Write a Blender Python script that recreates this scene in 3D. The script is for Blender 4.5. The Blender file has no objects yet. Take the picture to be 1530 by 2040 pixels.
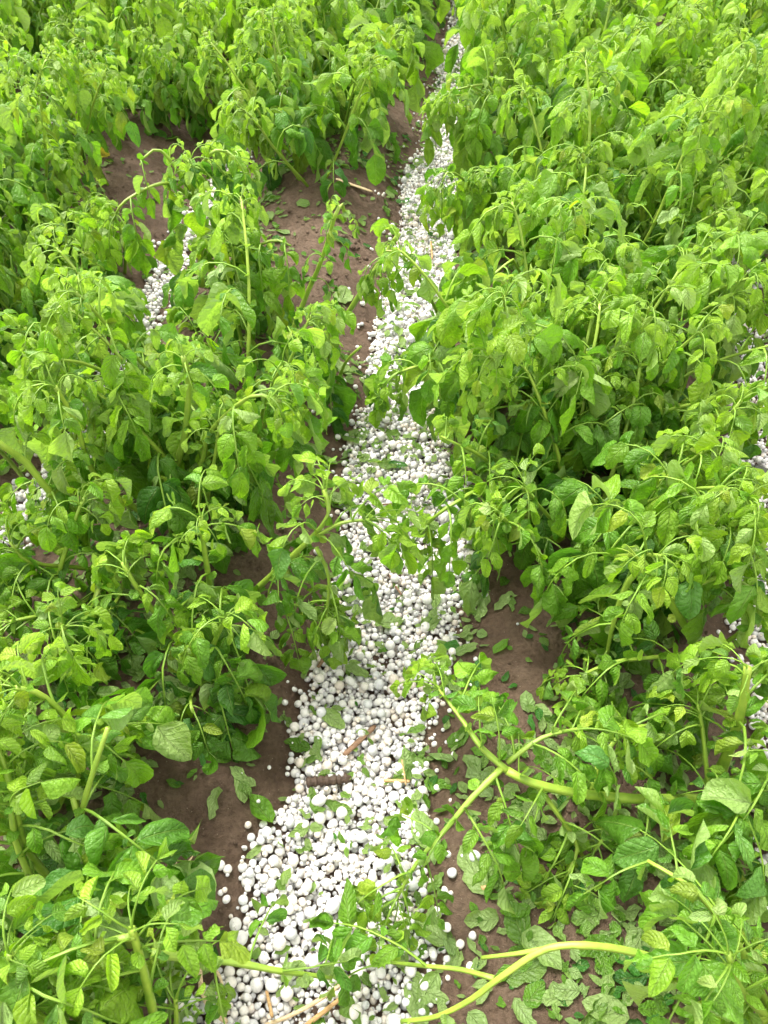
import bpy, math, random
import numpy as np
from math import sin, cos, pi, radians, sqrt, atan2

# ------------------------------------------------------------------ camera, sky, sun, exposure
SC = bpy.context.scene
CAM_H = 1.30
PITCH = 50.0
cam_d = bpy.data.cameras.new('camera')
cam = bpy.data.objects.new('camera', cam_d)
SC.collection.objects.link(cam)
cam.location = (0, 0, CAM_H)
cam.rotation_euler = (radians(90 - PITCH), 0, 0)
cam_d.sensor_fit = 'VERTICAL'
cam_d.angle = 2 * math.atan(1020 / 1541)
cam_d.dof.use_dof = True; cam_d.dof.focus_distance = 1.45; cam_d.dof.aperture_fstop = 9.0
cam_d.clip_start = 0.02
cam_d.clip_end = 600
SC.camera = cam

SUN_EL, SUN_AZ = 58.0, -35.0            # azimuth from +Y (ahead of the camera), positive to the right
w = bpy.data.worlds.new('World'); SC.world = w; w.use_nodes = True
wn = w.node_tree; wn.nodes.clear()
sky = wn.nodes.new('ShaderNodeTexSky'); sky.sky_type = 'NISHITA'; sky.sun_disc = False
sky.sun_elevation = radians(SUN_EL); sky.sun_rotation = radians(SUN_AZ)
sky.air_density = 1.0; sky.dust_density = 3.0; sky.ozone_density = 1.0
hs = wn.nodes.new('ShaderNodeHueSaturation'); hs.inputs['Saturation'].default_value = 0.06   # cloud cover: nearly grey light
bg = wn.nodes.new('ShaderNodeBackground'); bg.inputs['Strength'].default_value = 0.15
wo = wn.nodes.new('ShaderNodeOutputWorld')
wn.links.new(sky.outputs[0], hs.inputs['Color']); tn = wn.nodes.new('ShaderNodeMix'); tn.data_type = 'RGBA'; tn.blend_type = 'MULTIPLY'; tn.inputs[0].default_value = 1.0; tn.inputs[7].default_value = (1.0, .955, .87, 1)
wn.links.new(hs.outputs[0], tn.inputs[6]); wn.links.new(tn.outputs[2], bg.inputs['Color']); wn.links.new(bg.outputs[0], wo.inputs['Surface'])
sd = bpy.data.lights.new('sun', 'SUN'); sun = bpy.data.objects.new('sun', sd); SC.collection.objects.link(sun)
sd.energy = 0.92; sd.angle = radians(20); sd.color = (1.0, 0.955, 0.88)
sun.rotation_euler = (radians(90 - SUN_EL), 0, radians(180 - SUN_AZ))
sun.location = (-2, 3, 5)
SC.view_settings.view_transform = 'Standard'; SC.view_settings.look = 'None'
SC.view_settings.exposure = 2.12; SC.view_settings.gamma = 1.0
SC.cycles.max_bounces = 8; SC.cycles.transparent_max_bounces = 4
SC.cycles.diffuse_bounces = 5; SC.cycles.glossy_bounces = 2; SC.cycles.transmission_bounces = 4

R = random.Random(7)
NR = np.random.default_rng(7)
COL = SC.collection

# ------------------------------------------------------------------ the field's own frame: u along the furrow, v across it
TH = radians(7.4); OX, OY = -0.13, 0.15
ROW = 0.755
def uv2xy(u, v): return (OX + v * cos(TH) + u * sin(TH), OY - v * sin(TH) + u * cos(TH))
def xy2uv(x, y): return ((x - OX) * sin(TH) + (y - OY) * cos(TH), (x - OX) * cos(TH) - (y - OY) * sin(TH))
F = 1541.0
def at(px, py, z):
    """the place at height z that the photograph shows at pixel (px, py)"""
    a = radians(PITCH); xc = (px - 765) / F; yc = -(py - 1020) / F
    d = (xc, cos(a) + yc * sin(a), -sin(a) + yc * cos(a))
    t = (z - CAM_H) / d[2]
    return np.array((d[0] * t, d[1] * t, z))
def project(x, y, z):
    a = radians(PITCH); dz = z - CAM_H
    fwd = y * cos(a) - dz * sin(a); up = y * sin(a) + dz * cos(a)
    return 765 + F * x / fwd, 1020 - F * up / fwd, fwd

# ------------------------------------------------------------------ noise and terrain
def _hash(ix, iy, s):
    h = (ix.astype(np.int64) * 374761393 + iy.astype(np.int64) * 668265263 + s * 1442695041) & 0x7fffffff
    h = ((h ^ (h >> 13)) * 1274126177) & 0x7fffffff
    return ((h ^ (h >> 16)) & 0xffff) / 65535.0
def noise(x, y, s=0):
    x = np.asarray(x, float); y = np.asarray(y, float)
    ix = np.floor(x); iy = np.floor(y); fx = x - ix; fy = y - iy
    fx = fx * fx * (3 - 2 * fx); fy = fy * fy * (3 - 2 * fy)
    a = _hash(ix, iy, s); b = _hash(ix + 1, iy, s); c = _hash(ix, iy + 1, s); d = _hash(ix + 1, iy + 1, s)
    return (a + (b - a) * fx) * (1 - fy) + (c + (d - c) * fx) * fy - 0.5
def terr(x, y):
    x = np.asarray(x, float); y = np.asarray(y, float)
    u, v = xy2uv(x, y)
    vv = v + 0.03 * noise(u * 1.7, v * .5, 3)
    ph = 0.5 - 0.5 * np.cos(2 * pi * vv / ROW)
    h = 0.115 * ph ** 0.85
    h = h + 0.030 * noise(x * 4.2, y * 4.2, 1) * (0.3 + ph) + 0.018 * noise(x * 13, y * 13, 2) + 0.010 * noise(x * 37, y * 37, 5) + 0.009 * noise(x * 80, y * 80, 6)
    return h
def tz(x, y): return float(terr(np.array([x]), np.array([y]))[0])

# ------------------------------------------------------------------ materials
def mat(name):
    m = bpy.data.materials.new(name); m.use_nodes = True; nt = m.node_tree; nt.nodes.clear()
    return m, nt, nt.nodes.new('ShaderNodeOutputMaterial')
def N(nt, t, **kw):
    n = nt.nodes.new(t)
    for k, v in kw.items(): setattr(n, k, v)
    return n
def L(nt, a, b): nt.links.new(a, b)
def ramp(nt, stops, fac=None):
    r = N(nt, 'ShaderNodeValToRGB'); e = r.color_ramp.elements
    e[0].position, e[0].color = stops[0][0], (*stops[0][1], 1)
    e[1].position, e[1].color = stops[-1][0], (*stops[-1][1], 1)
    for p, c in stops[1:-1]:
        x = e.new(p); x.color = (*c, 1)
    if fac is not None: L(nt, fac, r.inputs[0])
    return r
def M(nt, op, a, b=None, c=None):
    n = N(nt, 'ShaderNodeMath', operation=op)
    for i, v in enumerate((a, b, c)):
        if v is None: continue
        if isinstance(v, (int, float)): n.inputs[i].default_value = v
        else: L(nt, v, n.inputs[i])
    return n.outputs[0]
def mixc(nt, f, a, b, mode='MIX'):
    n = N(nt, 'ShaderNodeMix', data_type='RGBA', blend_type=mode)
    for i, v in ((0, f), (6, a), (7, b)):
        if isinstance(v, (int, float)): n.inputs[i].default_value = v
        elif isinstance(v, tuple): n.inputs[i].default_value = (*v, 1)
        else: L(nt, v, n.inputs[i])
    return n.outputs[2]
def texn(nt, scale, detail=4, rough=.55, vec=None):
    n = N(nt, 'ShaderNodeTexNoise'); n.inputs['Scale'].default_value = scale; n.inputs['Detail'].default_value = detail; n.inputs['Roughness'].default_value = rough
    if vec is not None: L(nt, vec, n.inputs['Vector'])
    return n.outputs[0]

def leaf_material():
    m, nt, out = mat('potato_leaf')
    tc = N(nt, 'ShaderNodeTexCoord'); sx = N(nt, 'ShaderNodeSeparateXYZ'); L(nt, tc.outputs['UV'], sx.inputs[0])
    a = M(nt, 'ABSOLUTE', M(nt, 'SUBTRACT', M(nt, 'MULTIPLY', sx.outputs[0], 2.0), 1.0))
    s = sx.outputs[1]
    # side veins arch forward from the midrib
    k = M(nt, 'ADD', M(nt, 'SUBTRACT', s, M(nt, 'MULTIPLY', M(nt, 'POWER', a, 0.8), 0.30)), M(nt, 'MULTIPLY', texn(nt, 26, 2, .5, tc.outputs['Object']), .16))
    sw = M(nt, 'ABSOLUTE', M(nt, 'SINE', M(nt, 'MULTIPLY', k, 21.0)))
    quilt = M(nt, 'POWER', sw, 0.45)
    vein = M(nt, 'SUBTRACT', 1.0, N_smooth(nt, sw, 0.0, 0.22))
    mid = M(nt, 'SUBTRACT', 1.0, N_smooth(nt, a, 0.015, 0.065))
    veins = M(nt, 'MAXIMUM', M(nt, 'MULTIPLY', vein, 0.32), mid)
    at_ = N(nt, 'ShaderNodeAttribute', attribute_name='tint')
    geo = N(nt, 'ShaderNodeNewGeometry')
    n1 = texn(nt, 38, 4, .6, tc.outputs['Object']); n2 = texn(nt, 210, 3, .6, tc.outputs['Object'])
    mott = ramp(nt, [(.3, (.80, .84, .8)), (.7, (1.16, 1.12, 1.1))], n1)
    top = mixc(nt, 1.0, at_.outputs['Color'], mott.outputs[0], 'MULTIPLY')
    top = mixc(nt, M(nt, 'MULTIPLY', veins, .42), top, (.33, .50, .12))
    under = mixc(nt, .68, at_.outputs['Color'], (.34, .48, .17))
    under = mixc(nt, M(nt, 'MULTIPLY', veins, .5), under, (.36, .50, .18))
    colr = mixc(nt, geo.outputs['Backfacing'], top, under)
    # soil splash and bruises
    sp = ramp(nt, [(.66, (0, 0, 0)), (.72, (1, 1, 1))], texn(nt, 95, 3, .7, tc.outputs['Object']))
    colr = mixc(nt, M(nt, 'MULTIPLY', sp.outputs[0], .35), colr, (.09, .12, .03))
    bmp = N(nt, 'ShaderNodeBump'); bmp.inputs['Strength'].default_value = .85; bmp.inputs['Distance'].default_value = .0034
    hgt = M(nt, 'ADD', M(nt, 'MULTIPLY', quilt, .38), M(nt, 'ADD', M(nt, 'MULTIPLY', texn(nt, 90, 3, .6, tc.outputs['Object']), 2.2), M(nt, 'MULTIPLY', mid, -.9)))
    L(nt, hgt, bmp.inputs['Height'])
    pb = N(nt, 'ShaderNodeBsdfPrincipled'); L(nt, colr, pb.inputs['Base Color'])
    L(nt, M(nt, 'ADD', M(nt, 'MULTIPLY', n2, .25), .22), pb.inputs['Roughness'])
    pb.inputs['Specular IOR Level'].default_value = .42
    L(nt, bmp.outputs[0], pb.inputs['Normal'])
    tr = N(nt, 'ShaderNodeBsdfTranslucent')
    tcol = mixc(nt, 1.0, colr, (1.10, 1.22, .35), 'MULTIPLY'); L(nt, tcol, tr.inputs['Color']); L(nt, bmp.outputs[0], tr.inputs['Normal'])
    mx = N(nt, 'ShaderNodeMixShader'); mx.inputs[0].default_value = .45
    L(nt, pb.outputs[0], mx.inputs[1]); L(nt, tr.outputs[0], mx.inputs[2]); L(nt, mx.outputs[0], out.inputs['Surface'])
    return m
def N_smooth(nt, v, lo, hi):
    n = N(nt, 'ShaderNodeMapRange', interpolation_type='SMOOTHSTEP'); L(nt, v, n.inputs[0])
    n.inputs[1].default_value = lo; n.inputs[2].default_value = hi
    return n.outputs[0]
def stem_material():
    m, nt, out = mat('potato_stem')
    tc = N(nt, 'ShaderNodeTexCoord'); at_ = N(nt, 'ShaderNodeAttribute', attribute_name='tint')
    n1 = texn(nt, 45, 4, .6, tc.outputs['Object']); n2 = texn(nt, 400, 2, .6, tc.outputs['Object'])
    sx = N(nt, 'ShaderNodeSeparateXYZ'); L(nt, tc.outputs['UV'], sx.inputs[0])
    st = M(nt, 'SINE', M(nt, 'MULTIPLY', sx.outputs[0], 6.2832 * 3))
    c = mixc(nt, 1.0, at_.outputs['Color'], ramp(nt, [(.3, (.72, .82, .7)), (.7, (1.15, 1.1, 1.1))], n1).outputs[0], 'MULTIPLY')
    c = mixc(nt, M(nt, 'MULTIPLY', M(nt, 'ADD', st, 1.0), .13), c, (.10, .20, .03))
    bmp = N(nt, 'ShaderNodeBump'); bmp.inputs['Strength'].default_value = .6; bmp.inputs['Distance'].default_value = .0012
    L(nt, M(nt, 'ADD', M(nt, 'MULTIPLY', st, .4), M(nt, 'ADD', n1, M(nt, 'MULTIPLY', n2, .3))), bmp.inputs['Height'])
    pb = N(nt, 'ShaderNodeBsdfPrincipled'); L(nt, c, pb.inputs['Base Color']); pb.inputs['Roughness'].default_value = .42
    pb.inputs['Specular IOR Level'].default_value = .4
    L(nt, bmp.outputs[0], pb.inputs['Normal']); L(nt, pb.outputs[0], out.inputs['Surface'])
    return m
def soil_material():
    m, nt, out = mat('wet_soil')
    tc = N(nt, 'ShaderNodeTexCoord'); P = tc.outputs['Object']
    a = texn(nt, 3.2, 5, .6, P); b = texn(nt, 26, 6, .65, P); c = texn(nt, 130, 5, .7, P); d = texn(nt, 520, 3, .7, P)
    base = ramp(nt, [(.32, (.118, .074, .049)), (.5, (.195, .130, .090)), (.68, (.285, .202, .146))], M(nt, 'ADD', M(nt, 'MULTIPLY', a, .45), M(nt, 'MULTIPLY', b, .55)))
    col = mixc(nt, 1.0, base.outputs[0], ramp(nt, [(.3, (.62, .58, .55)), (.52, (1, 1, 1)), (.75, (1.3, 1.28, 1.25))], c).outputs[0], 'MULTIPLY')
    vo = N(nt, 'ShaderNodeTexVoronoi'); vo.inputs['Scale'].default_value = 150; L(nt, P, vo.inputs['Vector'])
    grit = M(nt, 'LESS_THAN', vo.outputs['Distance'], .16)
    gs = N(nt, 'ShaderNodeSeparateColor'); L(nt, vo.outputs['Color'], gs.inputs[0])
    gm = M(nt, 'MULTIPLY', grit, M(nt, 'GREATER_THAN', gs.outputs[0], .80))
    col = mixc(nt, M(nt, 'MULTIPLY', gm, .7), col, (.42, .34, .25))
    bmp = N(nt, 'ShaderNodeBump'); bmp.inputs['Strength'].default_value = 1.0; bmp.inputs['Distance'].default_value = .018
    h = M(nt, 'ADD', M(nt, 'MULTIPLY', b, 1.1), M(nt, 'ADD', M(nt, 'MULTIPLY', c, .75), M(nt, 'ADD', M(nt, 'MULTIPLY', d, .3), M(nt, 'MULTIPLY', gm, .12))))
    L(nt, h, bmp.inputs['Height'])
    pb = N(nt, 'ShaderNodeBsdfPrincipled'); L(nt, col, pb.inputs['Base Color'])
    L(nt, ramp(nt, [(.35, (.42,) * 3), (.6, (.85,) * 3)], M(nt, 'ADD', M(nt, 'MULTIPLY', a, .5), M(nt, 'MULTIPLY', c, .5))).outputs[0], pb.inputs['Roughness'])
    pb.inputs['Specular IOR Level'].default_value = .35
    L(nt, bmp.outputs[0], pb.inputs['Normal']); L(nt, pb.outputs[0], out.inputs['Surface'])
    return m
def hail_material():
    m, nt, out = mat('hail_ice')
    tc = N(nt, 'ShaderNodeTexCoord'); geo = N(nt, 'ShaderNodeNewGeometry')
    at_ = N(nt, 'ShaderNodeAttribute', attribute_name='tint')
    P = geo.outputs['Position']
    n1 = texn(nt, 160, 3, .6, P); n2 = texn(nt, 420, 3, .65, P)
    c = mixc(nt, 1.0, at_.outputs['Color'], ramp(nt, [(.35, (.90, .90, .92)), (.6, (1.02, 1.02, 1.02))], n1).outputs[0], 'MULTIPLY')
    sp = ramp(nt, [(.70, (0, 0, 0)), (.735, (1, 1, 1))], texn(nt, 230, 2, .5, P))
    c = mixc(nt, M(nt, 'MULTIPLY', sp.outputs[0], .75), c, (.20, .16, .10))
    bmp = N(nt, 'ShaderNodeBump'); bmp.inputs['Strength'].default_value = .5; bmp.inputs['Distance'].default_value = .0015
    L(nt, M(nt, 'ADD', n1, M(nt, 'MULTIPLY', n2, .35)), bmp.inputs['Height'])
    pb = N(nt, 'ShaderNodeBsdfPrincipled'); L(nt, c, pb.inputs['Base Color']); pb.inputs['Roughness'].default_value = .2
    pb.inputs['Subsurface Weight'].default_value = .6; pb.inputs['Subsurface Radius'].default_value = (1, 1, 1); pb.inputs['Subsurface Scale'].default_value = .006
    pb.inputs['IOR'].default_value = 1.31
    L(nt, bmp.outputs[0], pb.inputs['Normal']); L(nt, pb.outputs[0], out.inputs['Surface'])
    return m
def dry_material(name, c1, c2, sc=60):
    m, nt, out = mat(name)
    tc = N(nt, 'ShaderNodeTexCoord')
    mp = N(nt, 'ShaderNodeMapping'); mp.inputs['Scale'].default_value = (1, 9, 9); L(nt, tc.outputs['Object'], mp.inputs[0])
    n1 = texn(nt, sc, 5, .65, mp.outputs[0]); n2 = texn(nt, sc * 2.7, 3, .6, tc.outputs['Object'])
    c = ramp(nt, [(.3, c1), (.7, c2)], n1)
    bmp = N(nt, 'ShaderNodeBump'); bmp.inputs['Strength'].default_value = .7; bmp.inputs['Distance'].default_value = .0015
    L(nt, M(nt, 'ADD', n1, M(nt, 'MULTIPLY', n2, .5)), bmp.inputs['Height'])
    pb = N(nt, 'ShaderNodeBsdfPrincipled'); L(nt, c.outputs[0], pb.inputs['Base Color']); pb.inputs['Roughness'].default_value = .6
    L(nt, bmp.outputs[0], pb.inputs['Normal']); L(nt, pb.outputs[0], out.inputs['Surface'])
    return m
M_LEAF = leaf_material(); M_STEM = stem_material(); M_SOIL = soil_material(); M_HAIL = hail_material()
M_STRAW = dry_material('dry_straw', (.34, .18, .06), (.62, .42, .20))
M_BROWN = dry_material('brown_stalk', (.10, .055, .03), (.33, .19, .11))
M_DARK = dry_material('rotted_stalk', (.035, .022, .016), (.12, .075, .05))
M_PALE = dry_material('pale_straw', (.45, .33, .18), (.70, .56, .36))

# ------------------------------------------------------------------ mesh gathering
class MB:
    def __init__(s): s.V = []; s.Q = []; s.UV = []; s.C = []; s.MI = []; s.n = 0
    def add(s, V, Q, UV, C, mi):
        s.V.append(V); s.Q.append(Q + s.n); s.UV.append(UV); s.C.append(C); s.MI.append(np.full(len(Q), mi, np.int32)); s.n += len(V)
    def build(s, name, mats, parent=None, smooth=True, origin=None):
        V = np.concatenate(s.V).astype(np.float32); Q = np.concatenate(s.Q).astype(np.int32)
        if origin is not None: V = V - np.asarray(origin, np.float32)
        me = bpy.data.meshes.new(name); me.vertices.add(len(V)); me.vertices.foreach_set('co', V.ravel())
        k = Q.shape[1]
        me.loops.add(Q.size); me.loops.foreach_set('vertex_index', Q.ravel())
        me.polygons.add(len(Q)); me.polygons.foreach_set('loop_start', np.arange(0, Q.size, k, dtype=np.int32))
        me.polygons.foreach_set('material_index', np.concatenate(s.MI))
        for m in mats: me.materials.append(m)
        uvl = me.uv_layers.new(name='UVMap'); UV = np.concatenate(s.UV).astype(np.float32)
        uvl.data.foreach_set('uv', UV[Q.ravel()].ravel())
        ca = me.color_attributes.new('tint', 'FLOAT_COLOR', 'POINT')
        C = np.ones((len(V), 4), np.float32); C[:, :3] = np.concatenate(s.C); ca.data.foreach_set('color', C.ravel())
        me.update(calc_edges=True)
        if smooth: me.polygons.foreach_set('use_smooth', np.ones(len(Q), bool))
        o = bpy.data.objects.new(name, me); COL.objects.link(o)
        if parent is not None: o.parent = parent
        if origin is not None and parent is None: o.location = origin
        return o
def tag(o, label=None, cat=None, group=None, kind=None):
    if label: o['label'] = label
    if cat: o['category'] = cat
    if group: o['group'] = group
    if kind: o['kind'] = kind
    return o
def empty(name, loc):
    o = bpy.data.objects.new(name, None); o.location = loc; o.empty_display_size = .05; COL.objects.link(o); return o
_gq = {}
def grid_quads(S, T):
    if (S, T) not in _gq:
        i, j = np.meshgrid(np.arange(S - 1), np.arange(T - 1), indexing='ij'); i = i.ravel(); j = j.ravel()
        _gq[(S, T)] = np.stack([i * T + j, i * T + j + 1, (i + 1) * T + j + 1, (i + 1) * T + j], 1)
    return _gq[(S, T)]
def nrm(v): return v / (np.linalg.norm(v, axis=-1, keepdims=True) + 1e-9)
def nz(v):
    l = sqrt(v[0] * v[0] + v[1] * v[1] + v[2] * v[2]) + 1e-9
    return np.array((v[0] / l, v[1] / l, v[2] / l))
def cr(a, b): return np.array((a[1] * b[2] - a[2] * b[1], a[2] * b[0] - a[0] * b[2], a[0] * b[1] - a[1] * b[0]))

def tube(mb, pts, rad, col, mi=1, sides=6, cap=True):
    pts = np.asarray(pts, float); n = len(pts); rad = np.asarray(rad, float)
    if cap:
        pts = np.concatenate([pts[:1], pts, pts[-1:]]); rad = np.concatenate([[1e-5], rad, [1e-5]]); n += 2
    d = np.gradient(pts, axis=0); d[0] = d[1] if cap else d[0]; d[-1] = d[-2] if cap else d[-1]; d = nrm(d)
    ref = np.array((0.13, 0.2, 1.0)); ref = ref if abs(np.dot(d[n // 2], nz(ref))) < .9 else np.array((1.0, .2, .1))
    a = nrm(np.cross(d, ref)); b = np.cross(d, a)
    th = np.linspace(0, 2 * pi, sides, endpoint=False)
    V = pts[:, None] + rad[:, None, None] * (a[:, None] * np.cos(th)[None, :, None] + b[:, None] * np.sin(th)[None, :, None])
    i, j = np.meshgrid(np.arange(n - 1), np.arange(sides), indexing='ij'); i = i.ravel(); j = j.ravel(); jn = (j + 1) % sides
    Q = np.stack([i * sides + j, (i + 1) * sides + j, (i + 1) * sides + jn, i * sides + jn], 1)
    UV = np.stack([np.tile(np.arange(sides) / sides, n), np.repeat(np.linspace(0, 1, n), sides)], 1)
    mb.add(V.reshape(-1, 3), Q, UV, np.tile(np.asarray(col, float)[:3] if np.ndim(col) == 1 else col, (n * sides, 1)), mi)

class Leaflets:
    """collects leaf blades; flush() turns them all into one batch of curved, folded, torn surfaces"""
    def __init__(s): s.d = []
    def add(s, p, d, n, length, width, droop, fold, wave, col, tear=0., curl=0., rnd=0., twist=0.):
        s.d.append((p[0], p[1], p[2], d[0], d[1], d[2], n[0], n[1], n[2], length, width, droop, fold, wave, col[0], col[1], col[2], tear, curl, rnd, twist))
    def flush(s, mb, S=8, T=5, small=0.03, conform=None, lift=0.003):
        if not s.d: return
        A = np.array(s.d); big = A[:, 9] >= small
        for sel, SS, TT in ((big, S, T), (~big, 5, 3)):
            a = A[sel]
            if len(a): s._make(mb, a, SS, TT, conform, lift)
        s.d = []
    def _make(s, mb, a, S, T, conform, lift):
        n = len(a); P = a[:, 0:3].copy(); D = nrm(a[:, 3:6]); Nn = a[:, 6:9]
        Nn = nrm(Nn - (Nn * D).sum(1, keepdims=True) * D)
        Ln, W, droop, fold, wave, tear, curl, rnd = a[:, 9], a[:, 10], a[:, 11], a[:, 12], a[:, 13], a[:, 17], a[:, 18], a[:, 19]
        ss = np.linspace(0, 1, S); ss = ss ** 1.0
        tt = np.linspace(-1, 1, T)
        C = np.zeros((n, S, 3)); DD = np.zeros((n, S, 3)); NN = np.zeros((n, S, 3)); p = P; d = D; nn = Nn
        ds = 1 / (S - 1)
        for k in range(S):
            C[:, k] = p; DD[:, k] = d; NN[:, k] = nn
            p = p + d * (Ln * ds)[:, None]
            d = d + np.array((0, 0, -1.0)) * (droop * ds)[:, None] - nn * (curl * ds)[:, None]
            d = nrm(d); nn = nrm(nn - (nn * d).sum(1, keepdims=True) * d)
        B = np.cross(DD, NN); tw = (a[:, 20][:, None] * ss[None] ** 1.3)[..., None]
        NN, B = NN * np.cos(tw) + B * np.sin(tw), B * np.cos(tw) - NN * np.sin(tw)
        sh = np.maximum(ss, 0) ** .5 * np.maximum(1 - ss, 0) ** .86
        shr = np.sqrt(np.maximum(ss * (1 - ss), 0)) * 1.3       # rounder outline
        sh = sh / sh.max(); shr = shr / shr.max()
        r_ = rnd[:, None]
        shape = sh[None] * (1 - r_) + shr[None] * r_
        ph = NR.random((n, 4)) * 6.28
        half = (W / 2)[:, None, None] * shape[:, :, None] * np.ones((1, 1, T))
        # torn edges: bites taken out of each side
        bite = np.ones((n, S, 2))
        for q in range(3):
            cc_ = NR.uniform(.1, .95, (n, 1, 2)); ww = NR.uniform(.05, .16, (n, 1, 2)); dd_ = np.minimum(.95, tear[:, None, None] * NR.uniform(.1, 1.0, (n, 1, 2)))
            bite = bite * (1 - dd_ * np.exp(-((ss[None, :, None] - cc_) / ww) ** 2))
        half = half * np.where(tt[None, None] < 0, bite[:, :, :1], np.where(tt[None, None] > 0, bite[:, :, 1:], 1.0))
        edge = 1 + .05 * np.sin(ss[None, :, None] * 19 + ph[:, 3][:, None, None])
        off = tt[None, None] * half * edge
        fo = fold[:, None, None]
        lat = off * np.cos(fo); upw = np.abs(off) * np.sin(fo)
        upw = upw + wave[:, None, None] * W[:, None, None] * np.abs(tt)[None, None] ** 1.5 * np.sin(2 * pi * 1.35 * ss[None, :, None] + ph[:, 0][:, None, None] + np.sign(tt)[None, None] * ph[:, 1][:, None, None]) * np.sqrt(shape)[:, :, None]
        rl = (.75 * np.sin(ph[:, 2] * 1.0) + .15)[:, None, None] * np.where(tt < 0, 1, np.cos(ph[:, 3])[:, None, None])   # margins roll up or under
        upw = upw + rl * W[:, None, None] * (np.abs(tt) ** 3)[None, None] * shape[:, :, None] * .6
        lat = lat * (1 - .35 * np.abs(rl) * (np.abs(tt) ** 2)[None, None])
        upw = upw - .10 * W[:, None, None] * (tt ** 2)[None, None] * shape[:, :, None]
        cx = V0x = C[:, :, None, :] * 38 + ph[:, 0][:, None, None, None]
        upw = upw + W[:, None, None] * .055 * np.sin(cx[..., 0] * 2.1 + off * 150) * np.cos(cx[..., 1] * 1.7 + cx[..., 2] * 1.9 + off * 90)
        V = C[:, :, None] + B[:, :, None] * lat[..., None] + NN[:, :, None] * upw[..., None]
        if conform is not None:
            z0 = conform(V[..., 0], V[..., 1]); zc = conform(P[:, 0], P[:, 1])[:, None, None]
            V[..., 2] = z0 + lift + np.maximum(0, upw * NN[:, :, None, 2] * .6 + .25 * W[:, None, None] * .12) + NR.random((n, 1, 1)) * .003
        Q = grid_quads(S, T); Qa = (Q[None] + (np.arange(n) * S * T)[:, None, None]).reshape(-1, 4)
        uv = np.zeros((n, S, T, 2)); uv[..., 0] = (tt * .5 + .5)[None, None]; uv[..., 1] = ss[None, :, None] + ph[:, 2][:, None, None] * .02
        cc = np.repeat(a[:, 14:17], S * T, 0)
        mb.add(V.reshape(-1, 3), Qa, uv.reshape(-1, 2), cc, 0)

UP = np.array((0, 0, 1.0))
DARKG = np.array((.048, .168, .026)); MIDG = np.array((.138, .318, .028)); YOUNG = np.array((.300, .490, .042))
STEMC = np.array((.31, .44, .055)); STEMD = np.array((.17, .30, .035))
def leafcol(age):      # age 0 young .. 1 old
    age = min(1, max(0, age + R.gauss(0, .12)))
    c = YOUNG * (1 - age * 2) + MIDG * age * 2 if age < .5 else MIDG * (2 - age * 2) + DARKG * (age * 2 - 1)
    q = R.random()
    if q < .05: c = c * .6 + np.array((.38, .40, .06)) * .4        # yellowing
    elif q < .14: c = c * .6 + np.array((.10, .26, .09)) * .4      # bluish older leaf
    return c * (1 + R.gauss(0, .13))
def compound(mb, lf, p, d, length, age, wilt, detail=1, torn=.3, bigf=1.0):
    """one potato leaf: a drooping stalk with an end leaflet, paired leaflets and tiny ones between"""
    n = 7; pts = [np.array(p)]; dirs = []; d = nz(d); q = np.array(p, float)
    for k in range(n):
        dirs.append(d); q = q + d * (length / n); pts.append(q)
        d = nz(d + np.array((0, 0, -1.0)) * (wilt * R.uniform(.7, 1.3) / n) * 1.4 + np.array((R.gauss(0, .05), R.gauss(0, .05), 0)))
    dirs.append(d)
    up = nz(UP - dirs[3] * dirs[3][2] + np.array((R.gauss(0, .15), R.gauss(0, .15), 0)))
    sc = (STEMC * .45 + MIDG * .55) * R.uniform(.85, 1.15)
    tube(mb, pts, np.linspace(.0022, .0010, n + 1) * (length / .16) ** .5, sc, 1, 4, cap=False)
    def F_(f): i = min(n - 1, int(f * n)); t = f * n - i; return pts[i] * (1 - t) + pts[i + 1] * t, dirs[i]
    base = length * .50 * bigf
    def leaflet(pp, dd, nn, l, wr=.66, small=False):
        c = leafcol(age + (.08 if not small else 0)); dr = wilt * R.uniform(.5, 1.6)
        fl = R.choice((R.uniform(.2, .95), R.uniform(-.5, .2), R.uniform(-.9, -.2)))
        if R.random() < .07: nn = -nn
        nn = nz(nn + np.array((R.gauss(0, .32), R.gauss(0, .32), R.gauss(0, .1))))
        lf.add(pp, dd, nn, l, l * wr * R.uniform(.78, 1.05), dr, fl, R.uniform(.04, .17), c, tear=(R.uniform(.3, 1.0) if R.random() < torn else 0), curl=R.gauss(.25, .5), rnd=R.uniform(0, .3) if not small else .8, twist=R.gauss(0, 1.05))
    leaflet(pts[-1], dirs[-1], up, base * R.uniform(.95, 1.15), .68)
    for f, m in ((.80, .88), (.55, .82), (.30, .60))[:3 if length > .11 else 2]:
        for sg in (-1, 1):
            if R.random() < .10: continue
            pp, dd = F_(f + R.gauss(0, .02)); b = nz(cr(dd, up)) * sg
            ang = radians(R.uniform(48, 68)); ld = nz(dd * cos(ang) + b * sin(ang) + up * R.uniform(-.1, .15))
            leaflet(pp + b * .003, ld, up, base * m * R.uniform(.85, 1.1))
    if detail and length > .1:
        for f in (.70, .47, .25):
            for sg in (-1, 1):
                if R.random() < .35: continue
                pp, dd = F_(f); b = nz(cr(dd, up)) * sg
                leaflet(pp, nz(dd * .5 + b), up, base * R.uniform(.16, .27), .8, True)

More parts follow.
